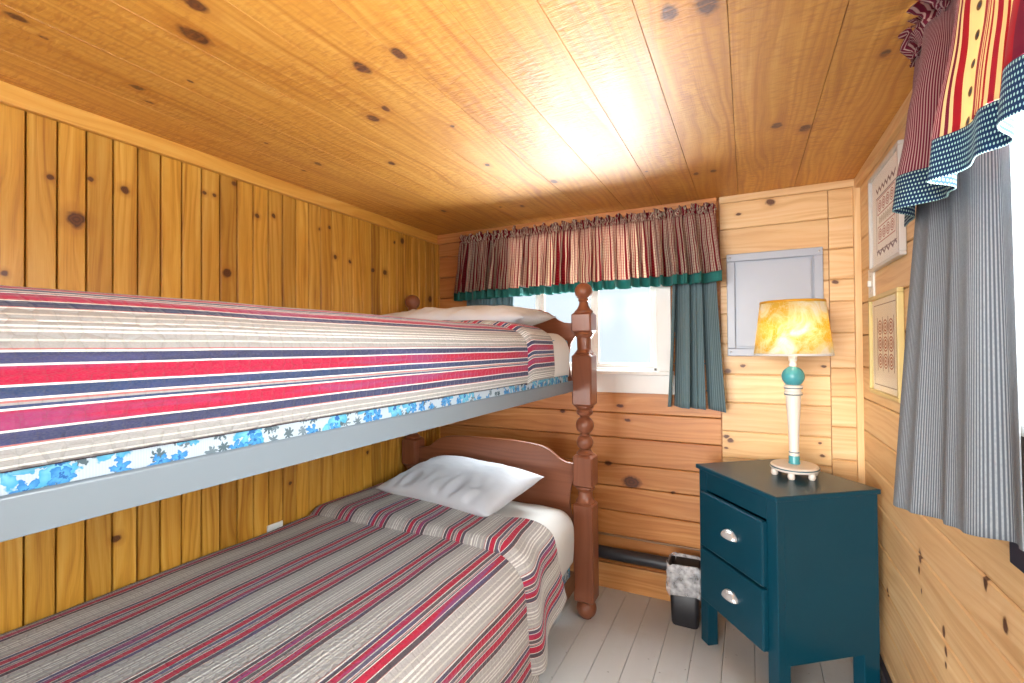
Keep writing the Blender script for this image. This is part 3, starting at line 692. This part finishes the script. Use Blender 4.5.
# ------------------------------------------------------------------ right window: rod, valance, curtain close to the camera
RODX = RX-.10
rod2 = thing('curtain_rod', 'white curtain rod under the ruffled maroon valance on the right wall', 'curtain rod', (RX, .8, 2.0))
bm = nb(); tube(bm, [(RODX+.02, -.1, 1.985), (RODX+.02, 1.36, 1.985)], .007); kid(link('rod', bm, M_ROD), rod2)
for y in (-.1, 1.35):
    bm = nb(); box(bm, RODX+.012, RX, y-.008, y+.008, 1.975, 1.995); kid(link('bracket', bm, M_ROD), rod2)
val2 = thing('valance', 'maroon, red and cream striped valance with navy dotted hem at the right edge', 'valance', (RODX, .7, 1.98))
B0, B1 = (RODX, 1.375), (RODX, -.05)
fR = folds(6.5, 12); fRH = folds(30, 4)
kid(hang('ruffle', M_VAL_R, None, (RODX, 1.40), B1, (-1, 0), lambda u, v: 2.062-.062*v+.010*sin(u*90)*(1-v), lambda v: .026*(1-v)+.008, fRH, 0, 1, 500, 10, 2.0, bulge=lambda u, v: (.014, 0), crump=.022, cf=70), val2)
def vb(u, v): return (.018+.028*v, -.035*v*max(0, 1-u/.12))
kid(hang('skirt', M_VAL_R, None, B0, B1, (-1, 0), lambda u, v: 2.004-.305*v, lambda v: .008+.022*v**.8, fR, 0, 1, 420, 20, 2.0, bulge=vb, crump=.005, cf=30), val2)
kid(hang('hem_band', M_DOTS, None, B0, B1, (-1, 0), lambda u, v: 1.699-.07*v, lambda v: .030+.003*v, fR, 0, 1, 420, 6, 2.0, bulge=lambda u, v: (.046+.005*v, -.036*max(0, 1-u/.12))), val2)
fE = folds(2.1, 63)
tag(hang('curtain', M_CURT_R, None, (RX-.085, 1.375), (RX-.065, 1.095), (-1, 0), lambda u, v: 1.97-.995*v+.03*u*v, lambda v: .008+.013*v, fE, 0, 1, 140, 40, 2.3, bulge=lambda u, v: (.085*v**.8*(1-u)**1.3, .03*v*(u-.5))), 'grey pinstriped curtain hanging in front of the right wall', 'curtain')

# ------------------------------------------------------------------ metal panel on the back wall
M_PANEL = plain('grey_enamel', (166, 172, 184), .3, wear=.05)
M_SCREW = plain('screw_metal', (190, 190, 190), .3, metal=.9)
PNX0, PNX1, PNZ0, PNZ1 = -.088, .322, 1.297, 1.808
pn = thing('electrical_panel', 'grey metal breaker panel set in the boards behind the lamp', 'electrical panel', ((PNX0+PNX1)/2, BY-.004, PNZ0))
yb = BY-.004
bm = nb(); t = .038
for q in ((PNX0, PNX1, PNZ0, PNZ0+t), (PNX0, PNX1, PNZ1-t, PNZ1), (PNX0, PNX0+t, PNZ0+t, PNZ1-t), (PNX1-t, PNX1, PNZ0+t, PNZ1-t)):
    box(bm, q[0], q[1], yb-.02, yb, q[2], q[3])
kid(link('frame', bm, M_PANEL, bevel=.004), pn)
bm = nb(); box(bm, PNX0+t, PNX1-t, yb-.006, yb-.002, PNZ0+t, PNZ1-t); kid(link('back_plate', bm, M_PANEL), pn)
bm = nb(); a = .012
box(bm, PNX0+t+a, PNX1-t-a, yb-.03, yb-.012, PNZ0+t+a, PNZ1-t-a)
f = max(bm.faces, key=lambda f: -f.calc_center_median().y)
r = bmesh.ops.inset_region(bm, faces=[f], thickness=.022, depth=-.004); 
dr = kid(link('door', bm, M_PANEL, bevel=.003), pn)
for z in (1.40, 1.72):
    bm = nb(); lathe(bm, [(.0055, 0), (.0055, .004), (.003, .006)], 0, 0, 12)
    bm.transform(Matrix.Translation((PNX0+t+a+.011, yb-.03, z)) @ Matrix.Rotation(PI/2, 4, 'X')); o = link('screw', bm, M_SCREW, smooth=40); o.parent = dr; o.matrix_parent_inverse = Matrix.Translation(-Vector(pn.location))
for x in (PNX0+.016, PNX1-.016):
    for z in (PNZ0+.02, PNZ1-.02):
        bm = nb(); lathe(bm, [(.0045, 0), (.0045, .003), (.002, .005)], 0, 0, 12)
        bm.transform(Matrix.Translation((x, yb-.02, z)) @ Matrix.Rotation(PI/2, 4, 'X')); kid(link('screw', bm, M_SCREW, smooth=40), pn)

# ------------------------------------------------------------------ nightstand
def teal_paint():
    g = G('teal_blue_paint'); o = g.obj(); n = g.noise(o, 3, 1); br = g.noise(g.scale(o, (1, 1, 14)), 9, 2)
    c = g.mix(n, lin((6, 54, 70)), lin((9, 61, 77)))
    return g.done(g.surf(c, .3, .3, g.bump(br, .015, .001)))
M_TEALP = teal_paint()
FRC = Vector((.0865, 1.945, 0)); ang = math.atan2(-.400, .3125)   # corner nearest the camera; local +x runs along the drawers to the near corner
NW, ND, NH = .509, .455, .803
ns = thing('nightstand', 'dark teal wooden nightstand with two drawers in the corner below the lamp', 'nightstand')
# local frame: origin at near corner, +x along the side to the right wall, -y... front runs to +y
ux = Vector((.794, .608, 0)).normalized(); uy = Vector((-.608, .794, 0)).normalized()
ns.location = FRC; ns.rotation_euler = (0, 0, math.atan2(ux.y, ux.x))
# local: x 0..ND goes back to the wall, y 0..NW goes along the drawer front (front face at x=0)
o_ = .012
bm = nb(); box(bm, 0, ND, 0, NW, NH-.020, NH); link('top', bm, M_TEALP, ns, bevel=.005)
bm = nb(); X0, X1, Y0, Y1 = o_, ND-.006, o_, NW-o_; lg = .055
box(bm, X0+.03, X1-.001, Y0-.0008, Y0+.02, .185, NH-.02); box(bm, X0+.004, X1, Y1-.02, Y1-.004, .185, NH-.02); box(bm, X1-.015, X1, Y0+.02, Y1-.02, .185, NH-.02)
box(bm, X0+.02, X1-.015, Y0+.02, Y1-.02, .20, .215); box(bm, X0+.003, X0+.022, Y0+.02, Y1-.02, .700, NH-.02); box(bm, X0+.003, X0+.022, Y0+.02, Y1-.02, .205, .225)
box(bm, X0+.003, X0+.022, Y0+.02, Y1-.02, .44, .456)
link('body', bm, M_TEALP, ns)
def leg(x0, x1, y0, y1):
    bm = nb(); box(bm, x0, x1, y0, y1, 0, NH-.02); return link('leg', bm, M_TEALP, ns, bevel=.003)
leg(X0, X0+.05, Y0, Y0+lg); leg(X0, X0+.05, Y1-lg, Y1); leg(X1-.07, X1, Y0, Y0+.05); leg(X1-.07, X1, Y1-.05, Y1)
M_NICKEL = plain('brushed_nickel', (214, 212, 210), .3, metal=.55)
for z0, z1 in ((.452, .694), (.212, .442)):
    bm = nb(); box(bm, -.012, X0+.004, Y0+.048, Y1-.035, z0, z1)
    d = link('drawer', bm, M_TEALP, ns, bevel=.007)
    bm = nb(); n = 18; rx, rz_ = .042, .030; zc = (z0+z1)/2+.004; yc = NW/2-.012      # cup pull: quarter dome open below
    rows = []
    for j in range(8):
        th = PI/2*j/7
        rows.append([bm.verts.new((-.012-.026*sin(th)*(1 if True else 0)*sin(PI*i/n)**.6, yc+rx*cos(PI*i/n), zc-.012+rz_*cos(th)*sin(PI*i/n)**.8)) for i in range(n+1)])
    for a, b in zip(rows, rows[1:]):
        for i in range(n): bm.faces.new((a[i], a[i+1], b[i+1], b[i]))
    bmesh.ops.remove_doubles(bm, verts=bm.verts[:], dist=.0004)
    tag(link('handle', bm, M_NICKEL, d, thick=.002, smooth=180), 'silver cup pull')

# ------------------------------------------------------------------ lamp on the nightstand
LPX, LPY = .172, 2.315
lp = thing('table_lamp', 'turned white and teal table lamp with yellow floral shade on the nightstand', 'lamp', (LPX, LPY, NH))
M_CREAM = plain('cream_paint', (226, 216, 204), .4, wear=.05); M_LTEAL = plain('teal_glaze', (70, 150, 158), .3); M_DTEAL = plain('dark_teal_line', (52, 92, 104), .4)
bm = nb()
for k in range(6):
    bm = nb(); a = k*PI/3+.3; lathe(bm, [(.010, 0), (.014, .008), (.013, .018), (.010, .026)], .078*cos(a), .088*sin(a), 12)
    link('foot', bm, M_CREAM, lp, smooth=40)
bm = nb(); lathe(bm, [(.086, .024), (.094, .027), (.098, .033), (.098, .037)], 0, 0, 40, .94, 1.1); lathe(bm, [(.091, .0375), (.095, .040), (.09, .045), (.02, .048)], 0, 0, 40, .94, 1.1); link('base', bm, M_CREAM, lp, smooth=40)
bm = nb(); lathe(bm, [(.098, .0355), (.0985, .0375), (.098, .0395)], 0, 0, 40, .94, 1.1); link('base_band', bm, M_DTEAL, lp, smooth=40)
bm = nb(); lathe(bm, [(.021, .047), (.022, .052), (.020, .058), (.021, .075), (.019, .082)], 0, 0); link('foot_collar', bm, M_LTEAL, lp, smooth=40)
bm = nb(); lathe(bm, [(.0195, .082), (.020, .086), (.0185, .105), (.020, .18), (.027, .30), (.029, .335), (.033, .338), (.034, .35), (.030, .353), (.030, .363), (.035, .366), (.036, .376), (.030, .38)], 0, 0); link('stem', bm, M_CREAM, lp, smooth=35)
for r, z in ((.0345, .339), (.036, .366), (.0205, .096)):
    bm = nb(); lathe(bm, [(r-.001, z-.002), (r, z), (r-.001, z+.002)], 0, 0); link('painted_line', bm, M_DTEAL, lp, smooth=40)
bm = nb(); lathe(bm, [(.028, .379)] + arc(.415, .043, 12, -55, 70) + [(.012, .458)], 0, 0, 32, 1, 1); link('ball', bm, M_LTEAL, lp, smooth=60)
bm = nb(); lathe(bm, [(.012, .455), (.015, .462), (.012, .475), (.016, .482), (.018, .52), (.017, .54)], 0, 0, 20); link('socket', bm, plain('white_porcelain', (236, 232, 226), .3), lp, smooth=40)
def bulb_mat():
    g = G('lit_bulb'); e = g.node('ShaderNodeEmission'); e.inputs[0].default_value = lin((255, 240, 212)); e.inputs[1].default_value = 26; return g.done(e.outputs[0])
bm = nb(); lathe(bm, [(.012, .54), (.016, .555)] + arc(.59, .028, 8, -50, 88), 0, 0, 20); link('bulb', bm, bulb_mat(), lp, smooth=60)
def shade_mat():
    g = G('yellow_floral_shade'); o = g.obj(); n = g.noise(o, 9, 4, .6, 1.2); v = g.vor(g.vmath('ADD', o, g.scale(g.noise(o, 20, 2, col=True), (.05, .05, .05))), 55, 'DISTANCE_TO_EDGE').outputs['Distance']
    big = g.noise(g.vmath('ADD', o, (1.3, 2, .2)), 6.5, 2, .4)
    c = g.ramp(n, [(.42, (253, 250, 238)), (.5, (247, 236, 190)), (.62, (232, 200, 90))])
    c = g.mix(g.range(big, .53, .6, 0, .75), c, lin((232, 196, 60))); c = g.mix(g.range(v, .07, 0, 0, .55), c, lin((250, 240, 205)))
    return sheer(g, c, .5, c)
M_SHADE = shade_mat()
zb, zt, rb, rt = 1.306-NH, 1.535-NH, .146, .121
bm = nb(); lathe(bm, [(rb, zb+.008), (rt, zt-.008)], 0, 0, 56, caps=False); link('lamp_shade', bm, M_SHADE, lp, thick=.0015, smooth=60)
bm = nb(); lathe(bm, [(rb+.001, zb), (rb+.0003, zb+.009)], 0, 0, 56, caps=False); lo = link('shade_trim', bm, M_SHEET, lp, thick=.003, smooth=60)
bm = nb(); lathe(bm, [(rt+.001, zt-.010), (rt+.0005, zt)], 0, 0, 56, caps=False); tag(link('shade_trim', bm, plain('gold_trim', (206, 148, 28), .6), lp, thick=.003, smooth=60), 'gold upper shade trim')
bm = nb()
for k in range(3):
    a = k*2*PI/3; tube(bm, [(.014*cos(a), .014*sin(a), zt-.10), (.05*cos(a), .05*sin(a), zt-.03), (rt*cos(a), rt*sin(a), zt-.012)], .0018, 6)
link('shade_fitter', bm, M_SCREW, lp)

# ------------------------------------------------------------------ waste bin with a bag
bn = thing('waste_bin', 'small black waste bin between the bed and the teal nightstand', 'bin', (-.285, 2.46, 0))
M_BLACK = plain('black_plastic', (34, 34, 38), .45)
def rrect(hx, hy, r, n=5):
    out = []
    for cx, cy, a0 in ((hx-r, hy-r, 0), (-hx+r, hy-r, 90), (-hx+r, -hy+r, 180), (hx-r, -hy+r, 270)):
        for k in range(n+1): a = radians(a0+90*k/n); out.append((cx+r*cos(a), cy+r*sin(a)))
    return out
def loft(bm, secs, cap=True):
    rings = [[bm.verts.new((x, y, z)) for x, y in rrect(hx, hy, r)] for hx, hy, r, z in secs]
    m = len(rings[0])
    for a, b in zip(rings, rings[1:]):
        for i in range(m): bm.faces.new((a[i], a[(i+1) % m], b[(i+1) % m], b[i]))
    if cap: bm.faces.new(rings[0][::-1])
bm = nb(); loft(bm, [(.058, .052, .02, 0), (.062, .056, .022, .01), (.074, .064, .025, .285)]); link('bin', bm, M_BLACK, bn, thick=.003, smooth=40)
def bag_mat():
    g = G('clear_bag_plastic'); t = g.node('ShaderNodeBsdfTransparent'); n = g.noise(g.obj(), 30, 4)
    s = g.surf(lin((226, 226, 228)), .2, .6, g.bump(n, .8, .01)); m = g.node('ShaderNodeMixShader'); g.put(m.inputs[0], g.range(n, .35, .65, .2, .75))
    g.put(m.inputs[1], t.outputs[0]); g.put(m.inputs[2], s); return g.done(m.outputs[0])
bm = nb(); ring = []
for j in range(13):
    v = j/12; z = [.15, .165, .18, .2, .22, .24, .26, .28, .292, .297, .29, .27, .24][j]
    ins = 0 if j < 9 else (j-8)*.004
    row = []
    for k, (x, y) in enumerate(rrect(.082, .070, .028, 7)):
        ph = 2*PI*k/32; s = 1 + .05*sin(ph*5+v*3)+.035*sin(ph*9-v*5)*(1.3-v) - ins*6 + .09*noise.noise(Vector((x*30, y*30, z*28)))
        row.append(bm.verts.new((x*s, y*s, z+.008*sin(ph*4+1)*(1 if j < 3 or j > 6 else .3))))
    ring.append(row)
for a, b in zip(ring, ring[1:]):
    for i in range(len(a)): bm.faces.new((a[i], a[(i+1) % len(a)], b[(i+1) % len(a)], b[i]))
tag(link('bag_liner', bm, bag_mat(), bn, smooth=180), 'crumpled clear plastic bag liner')

# ------------------------------------------------------------------ pipes, switch, outlet
M_PIPE = plain('black_pipe', (48, 50, 56), .4)
bm = nb(); tube(bm, [(LX+.03, BY-.055, .212), (-.14, BY-.055, .212)], .033, 18)
tag(link('heating_pipe', bm, M_PIPE, smooth=60), 'thick black pipe along the foot of the back wall', 'pipe')
bm = nb(); tube(bm, [(LX+.03, BY-.012, .296), (.10, BY-.012, .296)], .006, 10)
tag(link('conduit', bm, plain('brown_conduit', (150, 118, 88), .4), smooth=60), 'thin conduit running along the back boards above the black pipe', 'pipe')
bm = nb(); board(bm, 1, RX-.02, RX, NY, BY-.03, 0, .10); struct(link('baseboard_right', bm, plain('navy_baseboard', (36, 42, 60), .4), bevel=.004))
M_PLATE = plain('white_plastic', (226, 226, 220), .35)
sw = thing('light_switch', 'white switch plate by the corner between the two frames', 'light switch', (RX, 2.40, 1.60))
bm = nb(); box(bm, -.008, 0, -.042, .042, -.062, .062); link('plate', bm, M_PLATE, sw, bevel=.003)
bm = nb(); box(bm, -.018, -.007, -.006, .006, -.012, .012); link('toggle', bm, M_PLATE, sw, bevel=.002)
for z in (-.03, .03):
    bm = nb(); lathe(bm, [(.0035, 0), (.0035, .0015), (.001, .0025)], 0, 0, 10); bm.transform(Matrix.Translation((-.008, 0, z)) @ Matrix.Rotation(-PI/2, 4, 'Y')); link('screw', bm, M_SCREW, sw)
ol = thing('outlet', 'white outlet low on the beadboard wall behind the lower bunk', 'outlet', (LX, 1.40, .527))
bm = nb(); box(bm, 0, .008, -.038, .038, -.058, .058); link('plate', bm, M_PLATE, ol, bevel=.003)
for z in (-.026, .026):
    bm = nb(); box(bm, .007, .010, -.016, .016, z-.014, z+.014); link('socket', bm, M_PLATE, ol, bevel=.002)

# ------------------------------------------------------------------ framed needlework on the right wall
def sampler_mat(kind):
    g = G('sampler_print_%s' % kind); x, y, _ = g.sep(g.uv())[0:3]          # 0..1 across and up
    def band(v, a, b, s=.004): return g.math('MULTIPLY', g.range(v, a-s, a+s), g.range(v, b+s, b-s))
    def OR(*a):
        r = a[0]
        for k in a[1:]: r = g.math('MAXIMUM', r, k)
        return r
    def AND(a, b): return g.math('MULTIPLY', a, b)
    def outline(x0, x1, y0, y1, t):
        return g.math('SUBTRACT', AND(band(x, x0, x1), band(y, y0, y1)), AND(band(x, x0+t, x1-t), band(y, y0+t, y1-t)), None, True)
    def zig(yc, amp, n, t):
        tri = g.math('ABSOLUTE', g.math('SUBTRACT', g.math('FRACT', g.math('MULTIPLY', x, n)), .5))
        d = g.math('ABSOLUTE', g.math('SUBTRACT', y, g.math('MULTIPLY_ADD', tri, -amp*2, yc+amp)))
        return AND(g.range(d, t, t*.5), band(x, .16, .84))
    def rings(x0, x1, y0, y1, nx, ny, a, b):
        fx = g.math('SUBTRACT', g.math('FRACT', g.math('MULTIPLY', g.math('SUBTRACT', x, x0), nx/(x1-x0))), .5)
        fy = g.math('SUBTRACT', g.math('FRACT', g.math('MULTIPLY', g.math('SUBTRACT', y, y0), ny/(y1-y0))), .5)
        r = g.math('SQRT', g.math('ADD', g.math('MULTIPLY', fx, fx), g.math('MULTIPLY', fy, fy)))
        k = g.math('MULTIPLY_ADD', g.math('SINE', g.math('MULTIPLY', r, 34)), .5, .5)
        return AND(AND(g.range(k, .4, .65), g.range(r, .46, .42)), AND(band(x, x0, x1), band(y, y0, y1)))
    if kind == 1:
        c = lin((246, 245, 243))
        c = g.mix(OR(zig(.80, .05, 9, .022), outline(.15, .85, .15, .75, .012), zig(.11, .05, 7, .02)), c, lin((128, 112, 124)))
        c = g.mix(OR(rings(.22, .78, .57, .71, 4, 1, 0, 0), rings(.22, .78, .26, .40, 4, 1, 0, 0), outline(.2, .8, .55, .73, .01), outline(.2, .8, .24, .42, .01)), c, lin((170, 84, 88)))
        c = g.mix(rings(.25, .75, .44, .53, 7, 1, 0, 0), c, lin((150, 134, 110)))
    else:
        c = lin((240, 232, 214))
        c = g.mix(rings(.2, .8, .24, .78, 3, 3, 0, 0), c, lin((164, 72, 50)))
        gx = g.math('ABSOLUTE', g.math('SUBTRACT', g.math('FRACT', g.math('MULTIPLY', g.math('SUBTRACT', x, .2), 5)), .5))
        c = g.mix(AND(g.range(gx, .44, .48), AND(band(x, .19, .81), band(y, .22, .80))), c, lin((132, 96, 74)))
        c = g.mix(outline(.06, .94, .06, .94, .008), c, lin((120, 96, 76)))
    return g.done(g.surf(c, .75, .2, g.bump(g.noise(g.uv(), 160, 1), .1)))
def picture(label, y0, y1, z0, z1, frame_col, kind, fw, lean):
    p = thing('framed_picture', label, 'picture', (RX-.001, (y0+y1)/2, (z0+z1)/2), 0, 'needlework frames on the right wall')
    h, v = (y1-y0)/2, (z1-z0)/2
    p.rotation_euler = (lean, 0, 0)
    bm = nb()
    for q in ((-h, h, -v, -v+fw), (-h, h, v-fw, v), (-h, -h+fw, -v+fw, v-fw), (h-fw, h, -v+fw, v-fw)): box(bm, -.02, 0, *q)
    link('frame', bm, plain('frame_moulding_%d' % kind, frame_col, .35, wear=.08), p, bevel=.003)
    bm = nb(); uv = bm.loops.layers.uv.new('UVMap'); d = -.008
    f = bm.faces.new([bm.verts.new((d, a, b)) for a, b in ((h-fw, -v+fw), (-h+fw, -v+fw), (-h+fw, v-fw), (h-fw, v-fw))])
    for l, q in zip(f.loops, ((0, 0), (1, 0), (1, 1), (0, 1))): l[uv].uv = q
    link('print', bm, sampler_mat(kind), p, thick=.003)
    bm = nb(); box(bm, -.014, -.012, -h+fw, h-fw, -v+fw, v-fw); link('glass', bm, M_PICG, p)
picture('white needlework sampler in the upper frame, partly hidden by the maroon valance', 1.93, 2.355, 1.64, 2.015, (200, 196, 190), 1, .014, 0)
picture('cream needlework of ringed squares in the lower gilt frame below the switch plate', 1.97, 2.385, 1.155, 1.54, (206, 184, 120), 2, .016, 0)
